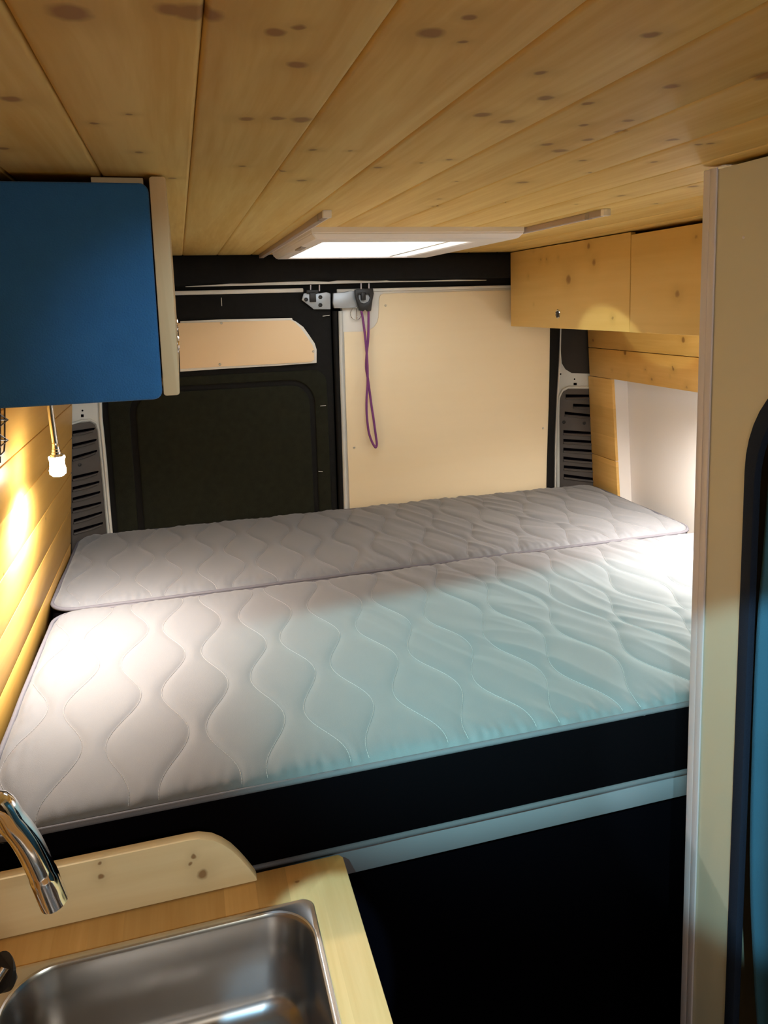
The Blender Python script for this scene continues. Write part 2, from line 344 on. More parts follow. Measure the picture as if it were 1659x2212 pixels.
P3 = lambda pts, y=2.60: [on(x, yy, 'y', y) for x, yy in pts]
def rrect(x0, x1, z0, z1, r, y, seg=8, corners=(1, 1, 1, 1)):
    out = []
    for ci, (cx, cz, a0) in enumerate(((x1-r, z1-r, 0), (x0+r, z1-r, 90), (x0+r, z0+r, 180), (x1-r, z0+r, 270))):
        if corners[ci]:
            for k in range(seg+1):
                a = math.radians(a0+90*k/seg); out.append(Vector((cx+r*math.cos(a), y, cz+r*math.sin(a))))
        else:
            out.append(Vector(((x1, x0, x0, x1)[ci], y, (z1, z1, z0, z0)[ci])))
    return out
def screw(p, n, parent, r=0.0042):
    s = M().lathe([(r, 0), (r, 0.0008), (r*0.75, 0.0018), (r*0.3, 0.0016), (0.0001, 0.0008)], p, n, 12)
    return obj('screw', s, MBRASS, parent, 'auto')

# ------------------------------------------------------------------ left rear door (felt lined)
d1 = structroot('door_1', (0.13, 2.62, 0.60))
m = M().plate([Vector((-0.262, 2.612, 0.6)), Vector((-0.268, 2.612, 1.72)), Vector((0.526, 2.612, 1.72)), Vector((0.522, 2.612, 0.6))], (0, 1, 0), 0.03, 0.006, 3)
obj('felt_lining', m, MFELT, d1, 'auto')
# embossed inner field: raised rim, groove, field
m = M(); m.plate(rrect(-0.245, 0.50, 0.62, 1.445, 0.05, 2.604), (0, 1, 0), 0.012, 0.005, 3, holes=[rrect(-0.178, 0.453, 0.66, 1.412, 0.085, 2.604)])
m.plate(rrect(-0.158, 0.435, 0.66, 1.395, 0.07, 2.600), (0, 1, 0), 0.014, 0.007, 3)
obj('embossed_field', m, MFELT2, d1, 'auto')
# window board: white backing and plywood cover
wp = [(389, 694), (478, 690), (631, 687), (632, 691), (640, 695), (655, 706), (668, 724), (680, 742), (684, 755), (684, 784), (600, 790), (478, 797), (389, 803)]
obj('white_backing', M().plate(P3(wp, 2.598), (0, 1, 0), 0.010, 0.001), MWHITE, d1, 'auto')
wp2 = [(385, 698), (628, 691.5), (637, 696.5), (650, 709), (663, 727), (675, 745), (679, 757), (679, 777), (672, 782), (600, 786), (478, 792), (389, 797)]
wb = obj('plywood_cover', M().plate(P3(wp2, 2.594), (0, 1, 0), 0.0045, 0.0006), MPLY2, d1, 'auto')
for x, y in ((478, 698), (475, 787), (677, 759)): screw(on(x, y, 'y', 2.5935), (0, -1, 0), wb)
for x0, y0, x1, y1 in ((478, 643, 479, 661), (692, 877, 704, 876), (688, 1018, 697, 1019), (697, 683, 712, 681)):
    obj('staple', M().tube([on(x0, y0, 'y', 2.602), on(x1, y1, 'y', 2.602)], 0.0012, 6), MWHITE, d1)
# latch plate
lp = [(652, 648), (656, 634), (668, 632), (690, 634), (705, 631), (714, 634), (714, 668), (678, 668)]
pl = obj('latch_plate', M().plate(P3(lp, 2.596), (0, 1, 0), 0.004, 0.001), MSTEEL, d1, 'auto')
for x, y in ((661, 647), (692, 642), (692, 659)): obj('bolt', M().lathe([(0.0075, 0), (0.0075, 0.003), (0.005, 0.004), (0.0045, 0.001), (0.0001, 0.001)], on(x, y, 'y', 2.5962), (0, -1, 0), 6), MBLK, pl)
m = M(); p = on(676, 640, 'y', 2.585); m.box(p.x-0.011, p.x+0.011, 2.583, 2.5975, p.z-0.020, p.z+0.012, 0.002); m.box(p.x-0.021, p.x+0.021, 2.586, 2.5975, p.z+0.010, p.z+0.022, 0.002)
obj('latch_block', m, MBLK, d1, 'auto')
for x in (671, 690): obj('striker_pin', M().tube([on(x, 615, 'y', 2.590), on(x, 629, 'y', 2.590)], 0.0022, 8), MTRIM, d1)

# ------------------------------------------------------------------ right rear door (white, plywood lined)
d2 = structroot('door_2', (0.97, 2.62, 0.60))
m = M().plate([Vector((0.553, 2.612, 0.6)), Vector((0.566, 2.612, 1.72)), Vector((1.405, 2.612, 1.72)), Vector((1.385, 2.612, 0.9)), Vector((1.375, 2.612, 0.6))], (0, 1, 0), 0.03, 0.004, 3)
obj('door_skin', m, MWHITE, d2, 'auto')
pp = [(743, 717), (785, 716), (797, 714), (808, 706), (815, 696), (818, 684), (819, 645), (822, 637), (829, 634), (1200, 624), (1200, 715), (1191, 860), (1186, 970), (1183, 1120), (757, 1130), (748, 900)]
ply = obj('plywood_panel', M().plate(P3(pp, 2.607), (0, 1, 0), 0.005, 0.0008), MPLY, d2, 'auto')
for x, y in ((833, 660), (765, 967), (1173, 925)): screw(on(x, y, 'y', 2.6065), (0, -1, 0), ply)
# bare metal door edge beside the seam
m = M().tube([on(747, 1110, 'y', 2.603), on(741, 900, 'y', 2.603), on(737, 780, 'y', 2.603), on(735, 672, 'y', 2.603)], 0.0075, 10)
obj('door_edge', m, MMETAL, d2, 'auto')
# lock case + hook + ring
bx_ = [(720, 633), (745, 631), (757, 628), (776, 630), (776, 664), (745, 666), (722, 666), (719, 654)]
obj('lock_case', M().plate(P3(bx_, 2.588), (0, 1, 0), 0.02, 0.003), MSTEEL, d2, 'auto')
hk = [(767, 625), (806, 622), (808, 634), (805, 650), (802, 672), (794, 673), (790, 668), (785, 673), (777, 671), (768, 640)]
obj('hook_plate', M().plate(P3(hk, 2.572), (0, 1, 0), 0.016, 0.003, holes=[P3([(775, 637), (797, 636), (800, 643), (797, 651), (788, 656), (780, 653), (776, 645)], 2.572)]), MBLK, d2, 'auto')
p = on(785, 640, 'y', 2.57); obj('latch_block', M().box(p.x-0.008, p.x+0.008, 2.566, 2.585, p.z-0.014, p.z+0.014, 0.002), MBLK, d2, 'auto')
obj('steel_insert', M().plate(P3([(773, 636), (800, 635), (800, 650), (790, 655), (778, 654)], 2.582), (0, 1, 0), 0.004), MSTEEL, d2)
for x in (780, 797): obj('striker_pin', M().tube([on(x, 612, 'y', 2.575), on(x, 627, 'y', 2.575)], 0.0022, 8), MTRIM, d2)
c = on(769, 678, 'y', 2.600)
m = M().tube([c+Vector((0.020*math.cos(a*PI/12), 0, 0.022*math.sin(a*PI/12))) for a in range(24)], 0.0012, 6, True)
m.tube([on(770, 664, 'y', 2.598), on(771, 690, 'y', 2.597)], 0.0018, 6); obj('lock_release_ring', m, MCHROME, d2, 'auto')

# purple cord: one long loop hanging from the hook
L1 = [(780, 668), (784, 690), (788, 720), (791, 750), (793, 775), (794, 800), (794, 830), (792, 860), (792, 890), (794, 915), (797, 935), (803, 953), (809, 964)]
L2 = [(812, 966), (814, 958), (811, 935), (807, 905), (803, 880), (799, 850), (795, 820), (791, 795), (792, 765), (795, 735), (796, 700), (796, 668)]
def smoothp(P, k=6):
    out = []
    for i in range(len(P)-1):
        p0 = P[max(i-1, 0)]; p1 = P[i]; p2 = P[i+1]; p3 = P[min(i+2, len(P)-1)]
        for j in range(k):
            t = j/k; out.append(0.5*((2*p1)+(p2-p0)*t+(2*p0-5*p1+4*p2-p3)*t*t+(3*p1-p0-3*p2+p3)*t**3))
    out.append(P[-1]); return out
cp = [on(x, y, 'y', 2.578) for x, y in L1]+[on(x, y, 'y', 2.586 if 740 < y < 900 else 2.580) for x, y in L2]
tag(obj('cord', M().tube(smoothp(cp), 0.0043, 8), MCORD, None, 'all', base=on(812, 966, 'y', 2.58)), 'purple cord loop hanging from the black hook on the rear doors', 'cord')

# seals
struct('trim_5', M().tube([on(x, y, 'y', 2.607) for x, y in ((738, 1130), (734, 1000), (729, 850), (725, 740), (723, 672))], 0.0095, 10), MSEAL, 'auto')
struct('trim_6', M().plate([on(x, y, 'y', 2.600) for x, y in ((1190, 700), (1211, 700), (1208, 780), (1203, 860), (1199, 940), (1197, 1100), (1181, 1100), (1183, 1000), (1187, 880), (1189, 790))], (0, 1, 0), 0.03, 0.004, 2), MSEAL, 'auto')

# ------------------------------------------------------------------ rear pillars with their dark vent panels
def pillar(name, A, B, n, outline, panels):
    A = Vector(A); B = Vector(B); d = (B-A).normalized(); N = Vector((d.y, -d.x, 0))
    if N.y > 0: N = -N
    Q = lambda x, y, o=0: onp(x, y, A+N*o, N)
    r = structroot(name, ((A.x+B.x)/2, (A.y+B.y)/2, 0.6))
    obj('pillar_metal', M().plate([Q(*p) for p in outline], -N, 0.012, 0.002), MMETAL, r, 'auto')
    return r, Q, N
# left
rl, QL, NL = pillar('trim_7', (-0.262, 2.612, 0), (-0.43, 2.50, 0), None, [(219, 800), (222, 900), (232, 1000), (246, 1180), (120, 1240), (120, 800)], None)
obj('pillar_bead', M().tube([QL(x, y, 0.004) for x, y in ((150, 917), (175, 909), (195, 907), (208, 914), (213, 928), (217, 970), (224, 1040), (236, 1170))], 0.004, 8), MMETAL, rl, 'auto')
obj('pillar_bead', M().tube([QL(x, y, 0.004) for x, y in ((216, 870), (218, 910), (224, 970), (232, 1060), (243, 1175))], 0.0045, 8), MWHITE, rl, 'auto')
def vent(Q, N, out, slots, r, name='vent_panel'):
    v = obj(name, M().plate([Q(x, y, 0.003) for x, y in out], -N, 0.006, 0.001), MVENT, r, 'auto')
    m = M(); m2 = M()
    for k, (x0, y0, x1, y1) in enumerate(slots):
        h = 3.0
        m.plate([Q(x0, y0-h, 0.0042), Q(x1, y1-h*0.8, 0.0042), Q(x1+1, y1, 0.0042), Q(x1-1, y1+h*0.8, 0.0042), Q(x0, y0+h, 0.0042)], N, 0.0005)
        m2.tube([Q(x0, y0+h+3, 0.006), Q((x0+x1)/2, (y0+y1)/2+h+3.4, 0.008), Q(x1-3, y1+h+2, 0.006)], 0.0035, 8)
    obj('vent_slots', m, MDARK, v); obj('louvre', m2, MVENT, v, 'auto')
    return v
lo = [(140, 922), (175, 913), (195, 911), (205, 917), (210, 930), (214, 972), (221, 1042), (233, 1172), (120, 1240), (120, 930)]
vent(QL, NL, lo, [(157, 934, 204, 926), (157, 962, 208, 950), (157, 989, 209, 974), (157, 1032, 212, 1019), (157, 1055, 214, 1041), (157, 1078, 216, 1063), (157, 1101, 218, 1086), (159, 1125, 220, 1107), (159, 1148, 222, 1130)], rl)
obj('rivet', M().lathe([(0.006, 0), (0.006, 0.001), (0.003, 0.0025), (0.0001, 0.0025)], QL(172, 1004, 0.003), NL, 12), MBLK, rl)
obj('square_hole', M().plate([QL(x, y, 0.0008) for x, y in ((175, 895), (181, 895), (181, 901), (175, 901))], -NL, 0.0005), MDARK, rl)
obj('round_hole', M().lathe([(0.0032, 0), (0.0032, 0.0005)], QL(178, 887, 0.0004), NL, 12), MDARK, rl)
# right
rr_, QR, NR = pillar('trim_8', (1.395, 2.66, 0), (1.66, 2.625, 0), None, [(1211, 690), (1208, 780), (1202, 860), (1197, 960), (1195, 1110), (1340, 1110), (1340, 690)], None)
up_ = [(1214, 680), (1212, 760), (1214, 785), (1222, 798), (1235, 806), (1300, 808), (1300, 680)]
obj('dark_opening_plate', M().plate([QR(x, y, 0.002) for x, y in up_], -NR, 0.004, 0.001), mat('dark_opening_brown', (0.030, 0.024, 0.020), 0.8), rr_, 'auto')  # dark plate on the metal, its colour stands in for the shaded opening
lo = [(1210, 1110), (1209, 900), (1210, 862), (1216, 847), (1228, 840), (1310, 841), (1310, 1110)]
vent(QR, NR, lo, [(1222, 855, 1290, 855), (1238, 875, 1290, 877), (1220, 892, 1290, 899), (1217, 932, 1290, 936), (1217, 951, 1290, 955), (1217, 970, 1290, 975), (1217, 989, 1290, 996), (1218, 1008, 1292, 1014), (1218, 1027, 1292, 1036)], rr_)
obj('pillar_bead', M().tube([QR(x, y, 0.004) for x, y in ((1205, 1100), (1204, 960), (1205, 880), (1208, 856), (1216, 842), (1228, 836), (1300, 837))], 0.0045, 8), MMETAL, rr_, 'auto')
obj('pillar_bead', M().tube([QR(x, y, 0.003) for x, y in ((1199, 1100), (1200, 960), (1204, 860), (1209, 780), (1211, 690))], 0.004, 8), MWHITE, rr_, 'auto')
for x, y in ((1218, 912), (1262, 914)): obj('rivet', M().lathe([(0.007, 0), (0.007, 0.001), (0.003, 0.003), (0.0001, 0.003)], QR(x, y, 0.003), NR, 12), MBLK, rr_)
obj('square_hole', M().plate([QR(x, y, 0.0008) for x, y in ((1239, 827), (1246, 827), (1246, 832), (1239, 832))], -NR, 0.0005), MDARK, rr_)
for x, y in ((1241, 819), (1211, 808)): obj('round_hole', M().lathe([(0.0035, 0), (0.0035, 0.0005)], QR(x, y, 0.0004), NR, 12), MDARK, rr_)

# ------------------------------------------------------------------ mattresses
def mattress(name, label, x0, x1, y0, y1, zt, zb, R, ph, k0, loose):
    root = thing(name, label, 'mattress', ((x0+x1)/2, (y0+y1)/2, zb), 'pair of grey quilted mattresses')
    AMP, PER, SP = 0.024, 0.31, 0.085
    ks = range(int((x0+0.225)/SP)-2, int((x1+0.225)/SP)+3)
    def line(k, y): return -0.225+SP*k+((-1)**(k % 2))*AMP*math.cos(2*PI*(y-1.267+ph)/PER)+0.004*math.sin(k*2.3+y*3)
    def clampr(x, y):
        cx = min(max(x, x0+R), x1-R); cy = min(max(y, y0+R), y1-R)
        dx, dy = x-cx, y-cy; inx = (x < x0+R or x > x1-R); iny = (y < y0+R or y > y1-R)
        if inx and iny:
            L = math.hypot(dx, dy); mx = max(abs(dx), abs(dy))
            if L > 1e-9: s = mx/L; dx *= s; dy *= s
            d = R-mx
            return cx+dx, cy+dy, d
        return x, y, min(x-x0, x1-x, y-y0, y1-y)
    def height(x, y, d):
        kk = (x+0.225)/SP; s = 1e9
        k1 = int(math.floor(kk))
        for k in (k1-1, k1, k1+1, k1+2): 
            if abs(x-line(k, y)) < s: s = abs(x-line(k, y))
        puff = 0.0048*(1-math.exp(-(s/0.011)**1.1))
        z = zt-0.010+puff+0.010*(1-math.exp(-d/0.018))*1.0
        z -= 0.010*math.exp(-d/0.006)
        ed = math.exp(-d/0.032)
        z += ed*0.0046*noise.noise(Vector((x*75, y*20, 3)))*min(1, d/0.006)          # puckers along the seam
        # loose diagonal creases
        q = noise.noise(Vector(((x*0.86+y*0.5)*16+1.2*noise.noise(Vector((x*3, y*3, 1))), (x*0.5-y*0.86)*2.2, ph*7)))
        amt = min(1, max(0, (x-loose)/0.35))*min(1, max(0, (x1+0.05-x)/0.3))
        z += amt*0.0040*(1-abs(q)*2.4 if abs(q) < 0.42 else 0)
        z += 0.0035*noise.noise(Vector((x*4, y*4, 9)))
        return z
    st = 0.0036
    nx = int((x1-x0)/st); ny = int((y1-y0)/st)
    b = bmesh.new(); g = []
    for j in range(ny+1):
        row = []
        for i in range(nx+1):
            x, y, d = clampr(x0+(x1-x0)*i/nx, y0+(y1-y0)*j/ny)
            row.append(b.verts.new((x, y, height(x, y, d))))
        g.append(row)
    for j in range(ny):
        for i in range(nx): b.faces.new((g[j][i], g[j][i+1], g[j+1][i+1], g[j+1][i]))
    m = M(); m.add(b); top = obj('quilted_top', m, MMATT, root, 'all')
    # perimeter
    per = []
    for ci, (cx, cy, a0) in enumerate(((x1-R, y1-R, 0), (x0+R, y1-R, 90), (x0+R, y0+R, 180), (x1-R, y0+R, 270))):
        for k in range(9):
            a = math.radians(a0+90*k/8); per.append((cx+R*math.cos(a), cy+R*math.sin(a)))
    full = []
    for i in range(len(per)):
        a = per[i]; c = per[(i+1) % len(per)]; L = math.hypot(c[0]-a[0], c[1]-a[1]); n = max(1, int(L/0.03))
        for k in range(n): full.append((a[0]+(c[0]-a[0])*k/n, a[1]+(c[1]-a[1])*k/n))
    cxm, cym = (x0+x1)/2, (y0+y1)/2
    def ring(z, o, wob=0.0):
        out = []
        for x, y in full:
            nx_, ny_ = (1 if x > x1-R else -1 if x < x0+R else 0), (1 if y > y1-R else -1 if y < y0+R else 0)
            w_ = wob*noise.noise(Vector((x*7, y*7, z*9)))
            out.append(Vector((x+nx_*(o+w_)*0.7, y+ny_*(o+w_)*0.7 if (nx_ and ny_) else y+ny_*(o+w_), z+w_*0.6)))
        return out
    zs = [zt-0.013, zt-0.04, (zt+zb)/2, zb+0.03, zb+0.006]; os_ = [0.0, 0.003, 0.005, 0.004, 0.0]
    b = bmesh.new(); rg = [[b.verts.new(p) for p in ring(z, o, 0.003)] for z, o in zip(zs, os_)]
    for A, B in zip(rg, rg[1:]):
        for k in range(len(A)): b.faces.new((A[k], A[(k+1) % len(A)], B[(k+1) % len(A)], B[k]))
    b.faces.new(rg[-1]); bmesh.ops.recalc_face_normals(b, faces=b.faces)
    m = M(); m.add(b); obj('side_band', m, MBAND, root, 'auto')
    obj('piping', M().tube(ring(zt-0.0115, 0.001, 0.002), 0.0052, 8, True), MPIPE, root, 'all')
    obj('piping', M().tube(ring(zb+0.006, 0.001, 0.004), 0.0052, 8, True), MPIPE, root, 'all')
    # stitches
    b = bmesh.new()
    for k in ks:
        y = y0+0.010
        while y < y1-0.012:
            pa = []
            for yy in (y, y+0.0048):
                x = line(k, yy); 
                if x < x0+0.012 or x > x1-0.012: break
                xx, y2, d = clampr(x, yy)
                if abs(xx-x) > 1e-6 or d < 0.008: break
                pa.append(Vector((x, yy, height(x, yy, d)+0.0006)))
            if len(pa) == 2:
                t = (pa[1]-pa[0]).normalized(); n_ = t.cross(Vector((0, 0, 1))).normalized(); r = 0.0007
                v = []
                for q in pa: v.append([b.verts.new(q+n_*r), b.verts.new(q+Vector((0, 0, r))), b.verts.new(q-n_*r)])
                for i in range(3): b.faces.new((v[0][i], v[0][(i+1) % 3], v[1][(i+1) % 3], v[1][i]))
            y += 0.0060
    m = M(); m.add(b); obj('quilting_stitches', m, MTHREAD, root, 'all')
    return root
mattress('mattress', 'grey quilted mattress at the back against the rear doors', -0.362, 1.555, 1.949, 2.590, 0.934, 0.79, 0.07, 0.10, 0, 0.35)
mattress('mattress', 'grey quilted mattress in front, nearest the worktop, with a black side', -0.342, 1.560, 1.092, 1.925, 0.934, 0.782, 0.055, 0.0, 0, 0.30)

# bed base
bed = thing('bed_frame', 'pale grey board bed frame under the mattresses', 'bed frame', (0.6, 1.85, 0.73))
obj('front_rail', M().box(-0.37, 1.60, 1.100, 1.118, 0.731, 0.775, 0.0015), MRAILW, bed, 'auto')
obj('back_rail', M().box(-0.37, 1.60, 2.56, 2.578, 0.70, 0.77, 0.0015), MRAILW, bed, 'auto')
for k in range(13):
    x = -0.33+k*0.157; obj('slat', M().box(x, x+0.07, 1.119, 2.559, 0.764, 0.776, 0.002), MEDGE, bed)
# black sheet put in for the deep shade under the bed
tag(obj('under_bed_shade_sheet', M().box(0.20, 1.60, 1.130, 1.134, 0.0, 0.76), MDARK), 'black sheet standing in for the shade under the bed frame', 'shade sheet')

# ------------------------------------------------------------------ skylight
sk = thing('skylight', 'lit white-framed skylight in the pine ceiling', 'skylight', (0.57, 2.08, ZC))
m = M()
sx0, sx1, sy0, sy1 = 0.306, 0.838, 1.708, 2.44
ix0, ix1, iy0, iy1 = 0.345, 0.735, 1.775, 2.36
zf = 1.822
b = bmesh.new()
def lp4(x0, x1, y0, y1, z): return [b.verts.new((x0, y0, z)), b.verts.new((x1, y0, z)), b.verts.new((x1, y1, z)), b.verts.new((x0, y1, z))]
loops = [lp4(sx0, sx1, sy0, sy1, ZC), lp4(sx0, sx1, sy0, sy1, zf+0.013), lp4(sx0+0.012, sx1-0.012, sy0+0.012, sy1-0.012, zf), lp4(ix0, ix1, iy0, iy1, zf-0.003), lp4(ix0+0.004, ix1-0.004, iy0+0.004, iy1-0.004, zf+0.004), lp4(ix0+0.004, ix1-0.004, iy0+0.004, iy1-0.004, ZC+0.001)]
for A, B in zip(loops, loops[1:]):
    for k in range(4): b.faces.new((A[k], A[(k+1) % 4], B[(k+1) % 4], B[k]))
bmesh.ops.recalc_face_normals(b, faces=b.faces)
bmesh.ops.bevel(b, geom=[e for e in b.edges if len(e.link_faces) == 2 and e.calc_face_angle(0) > 0.3], offset=0.0025, segments=2, affect='EDGES')
m.add(b); obj('frame', m, MSKYF, sk, 'auto')
obj('acrylic_pane', M().box(ix0+0.002, ix1-0.002, iy0+0.002, iy1-0.002, ZC-0.006, ZC-0.001), MGLOW, sk)
m = M(); m.box(ix0+0.006, ix1-0.006, iy0+0.006, iy0+0.016, zf+0.002, zf+0.010, 0.001); m.box(ix1-0.06, ix1-0.05, iy0+0.006, iy1-0.006, zf+0.001, zf+0.008, 0.001)
obj('blind_rail', m, MWHITE, sk, 'auto')
tl = [on(x, y, 'z', zf-0.0015) for x, y in ((636, 529), (662, 534), (655, 542), (628, 537))]
obj('grey_tab', M().plate([Vector((0.316, 1.93, zf-0.003)), Vector((0.330, 1.93, zf-0.003)), Vector((0.330, 2.03, zf-0.003)), Vector((0.316, 2.03, zf-0.003))], (0, 0, 1), 0.004, 0.0005), MSKYG, sk)
for nm, lab, xa, ya, yb in (('ceiling_track', 'thin taupe track on the ceiling left of the skylight', 0.283, 1.418, 2.575), ('ceiling_track', 'thin taupe track on the ceiling right of the skylight, with a clip', 0.853, 1.374, 2.575)):
    t = thing(nm, lab, 'track', (xa, (ya+yb)/2, ZC), 'pair of tracks beside the skylight')
    obj('profile', M().box(xa-0.006, xa+0.006, ya+0.004, yb, ZC-0.013, ZC, 0.001), MTRACK, t, 'auto')
    obj('cover_strip', M().box(xa+0.0062, xa+0.0085, ya+0.004, yb, ZC-0.013, ZC, 0.0005), MSKYF, t, 'auto')
    obj('end_cap', M().box(xa-0.007, xa+0.0095, ya-0.008, ya+0.0038, ZC-0.014, ZC, 0.001), MSKYF, t, 'auto')
    obj('clip', M().box(xa-0.0068, xa+0.002, ya+0.05, ya+0.066, ZC-0.0142, ZC-0.001, 0.0005), MSKYG, t, 'auto')

# ------------------------------------------------------------------ right overhead cupboard
rc = thing('overhead_cupboard', 'pine overhead cupboard on the right wall above the bed', 'cupboard', (1.38, 1.77, 1.572))
m = M(); m.box(1.222, 1.545, 0.94, 2.57, 1.574, 1.584); m.box(1.222, 1.53, 0.94, 2.57, 1.83, 1.838)
m.box(1.222, 1.535, 2.560, 2.570, 1.584, 1.83); m.box(1.222, 1.535, 0.94, 0.95, 1.584, 1.83); m.box(1.222, 1.535, 1.80, 1.815, 1.584, 1.83)
obj('body', m, MDOOR, rc)
dA = obj('door', M().box(1.205, 1.221, 1.8105, 2.575, 1.5735, 1.8455, 0.0015), MDOOR, rc, 'auto')
dB = obj('door', M().box(1.205, 1.221, 0.945, 1.8078, 1.5725, 1.838, 0.0015), MDOOR, rc, 'auto')
p = on(1205, 678, 'x', 1.204)
kn = obj('ring_pull', M().lathe([(0.015, 0), (0.015, 0.0015), (0.0125, 0.003), (0.0105, 0.0022), (0.0100, 0.0005), (0.0001, 0.0004)], (1.205, p.y, p.z), (-1, 0, 0), 24), MCHROME, dA, 'auto')
obj('ring_pull_core', M().lathe([(0.0095, 0), (0.0095, 0.001), (0.0001, 0.001)], (1.2045, p.y, p.z), (-1, 0, 0), 20), MBLK, dA)

# ------------------------------------------------------------------ left overhead cupboard with blue felt end
lc = thing('overhead_cupboard', 'overhead cupboard on the left wall with a blue felt covered end', 'cupboard', (-0.18, 1.5, 1.553))
m = M()
m.plate(rrect(-0.325, -0.0275, 1.549, 1.838, 0.012, 1.055, 5, (1, 1, 0, 1)), (0, 1, 0), 0.016, 0.004, 3)
obj('felt_end_panel', m, MBLUE, lc, 'auto')
m = M(); m.box(-0.335, -0.030, 1.072, 2.30, 1.556, 1.568); m.box(-0.32, -0.030, 1.072, 2.30, 1.822, 1.832); m.box(-0.32, -0.030, 2.288, 2.30, 1.568, 1.822)
obj('body', m, MEDGE, lc)
fb = obj('front_board', M().plate(rrect(-0.0258, -0.0045, 1.5535, 1.8462, 0.004, 1.055, 4), (0, 1, 0), 1.25, 0.0015, 2), MEDGE, lc, 'auto')
obj('cleat', M().box(-0.10, -0.034, 1.075, 1.10, 1.832, 1.8475, 0.001), MEDGE, lc)
for yy, zz in ((1.33, 1.612), (1.75, 1.637)):
    obj('ring_pull', M().lathe([(0.0155, 0), (0.0155, 0.0015), (0.0125, 0.0036), (0.0105, 0.0022), (0.0001, 0.0010)], (-0.0045, yy, zz), (1, 0, 0), 24), MCHROME, fb, 'auto')

# ------------------------------------------------------------------ gooseneck lamps
def lamp(loc, zc, label, power):
    x, y, z = loc
    t = thing('gooseneck_lamp', label, 'lamp', (x, y, zc), 'gooseneck reading lamps')
    obj('mounting_foot', M().lathe([(0.018, 0), (0.018, 0.006), (0.006, 0.008), (0.006, 0.012)], (x-0.004, y, zc), (0, 0, -1), 20), MCHROME, t, 'auto')
    pth = smoothp([Vector((x-0.004, y, zc-0.010)), Vector((x-0.004, y, z+0.13)), Vector((x-0.002, y, z+0.08)), Vector((x, y, z+0.04)), Vector((x, y, z+0.03))], 10)
    rr = [0.0060+0.0005*(i % 2) for i in range(len(pth))]
    obj('gooseneck', M().tube(pth, rr, 12), MCHROME, t, 'auto')
    obj('lamp_socket', M().lathe([(0.006, 0.052), (0.0075, 0.044), (0.0075, 0.040), (0.0085, 0.039), (0.0085, 0.034), (0.010, 0.033), (0.010, 0.029), (0.0125, 0.028), (0.014, 0.0235)], (x, y, z), (0, 0, 1), 24), MCHROME, t, 'auto')
    obj('diffuser', M().lathe([(0.0165, 0.0235), (0.0165, 0.019), (0.0145, 0.014), (0.0150, 0.004), (0.0170, -0.006), (0.0160, -0.014), (0.010, -0.019), (0.0001, -0.0205)], (x, y, z), (0, 0, 1), 28), MBULB, t, 'auto')
    s = spot('lamp_light', (x, y, z-0.028), (x, y, z-1), 168, 0.9, power, (1.0, 0.93, 0.84), 0.014)
    s.parent = t; s.location = Vector((x, y, z-0.028))-Vector((x, y, zc))
    return t
LAMPW = 36.0
lamp((-0.268, 1.68, 1.345), 1.556, 'lit gooseneck lamp hanging below the blue cupboard by the left wall', LAMPW)
lamp((1.440, 1.70, 1.360), 1.574, 'lit gooseneck lamp hanging below the pine cupboard on the right, behind the wardrobe', LAMPW*1.4)

# ------------------------------------------------------------------ black wire rack on the left wall
wr = M()
X = lambda x, y: on(x, y, 'x', -0.334)
yr0 = 1.56
def wl(pts, r=0.0018): wr.tube(pts, r, 6)
wl([X(10, 868), X(10, 960), X(9, 975), X(3, 982), X(-12, 992), X(-60, 1040)])
wl([X(0, 868), X(0, 1000)])
for a in (908, 952):
    wl([X(-14, a-22), X(17, a-1), X(-14, a+24)]); wl([X(-60, a-3), X(17, a-1)], 0.0013)
tag(obj('wire_rack', wr, MWIRE, None, 'auto'), 'black wire rack hanging on the left wall below the blue cupboard', 'rack')

# ------------------------------------------------------------------ unseen box behind the camera, added to cut the edges of the cool beam
LX, LYY, LZ, LD = -0.22, 0.02, 1.80, 0.115
cl = thing('beam_cutoff_box', 'unseen black box added on the ceiling to cut the edges of the cool bed beam', 'lamp', (LX, LYY, ZC))
yed = LYY+LD; xw = LX+0.14; sl = 0.095
kz = LZ-(LZ-0.934)*LD/(1.66-LYY)
m = M()
m.plate([Vector((LX-0.09, yed-0.09*sl, ZC)), Vector((xw, yed+0.14*sl, ZC)), Vector((xw, yed+0.14*sl, kz)), Vector((LX-0.09, yed-0.09*sl, kz))], (0, 1, 0), 0.006)
m.box(LX-0.096, LX-0.09, -0.10, yed, kz, ZC); m.box(LX-0.09, xw, -0.10, -0.094, kz, ZC)
m.box(xw, xw+0.004, -0.10, LYY+0.14/math.tan(math.radians(45.3)), LZ-0.17, ZC)
obj('beam_baffle', m, MBLK, cl)
# ------------------------------------------------------------------ worktop, upstand, kitchen cabinet
ZW = 0.805
SX0, SX1, SY0, SY1 = -0.285, 0.137, 0.560, 0.985
hole = [Vector((v.x, v.z, ZW)) for v in rrect(SX0+0.012, SX1-0.008, SY0+0.010, SY1-0.008, 0.05, 0, 8)]
m = M().plate([Vector((-0.355, -0.60, ZW)), Vector((0.198, -0.60, ZW)), Vector((0.198, 1.052, ZW)), Vector((0.192, 1.060, ZW)), Vector((-0.355, 1.060, ZW))], (0, 0, -1), 0.034, 0.0025, 2, holes=[hole])
tag(obj('worktop', m, MTOP, None, 'auto'), 'laminated wooden kitchen worktop around the steel sink', 'worktop')
kc = thing('kitchen_cabinet', 'low kitchen cabinet carrying the wooden worktop and sink', 'cabinet', (-0.09, 0.25, 0))
m = M(); m.box(-0.355, -0.34, -0.59, 1.045, 0, 0.77); m.box(-0.34, 0.165, 1.030, 1.045, 0, 0.77); m.box(-0.34, 0.165, -0.59, -0.575, 0, 0.77); m.box(-0.34, 0.165, -0.575, 1.030, 0, 0.02)
obj('body', m, MDARK, kc)
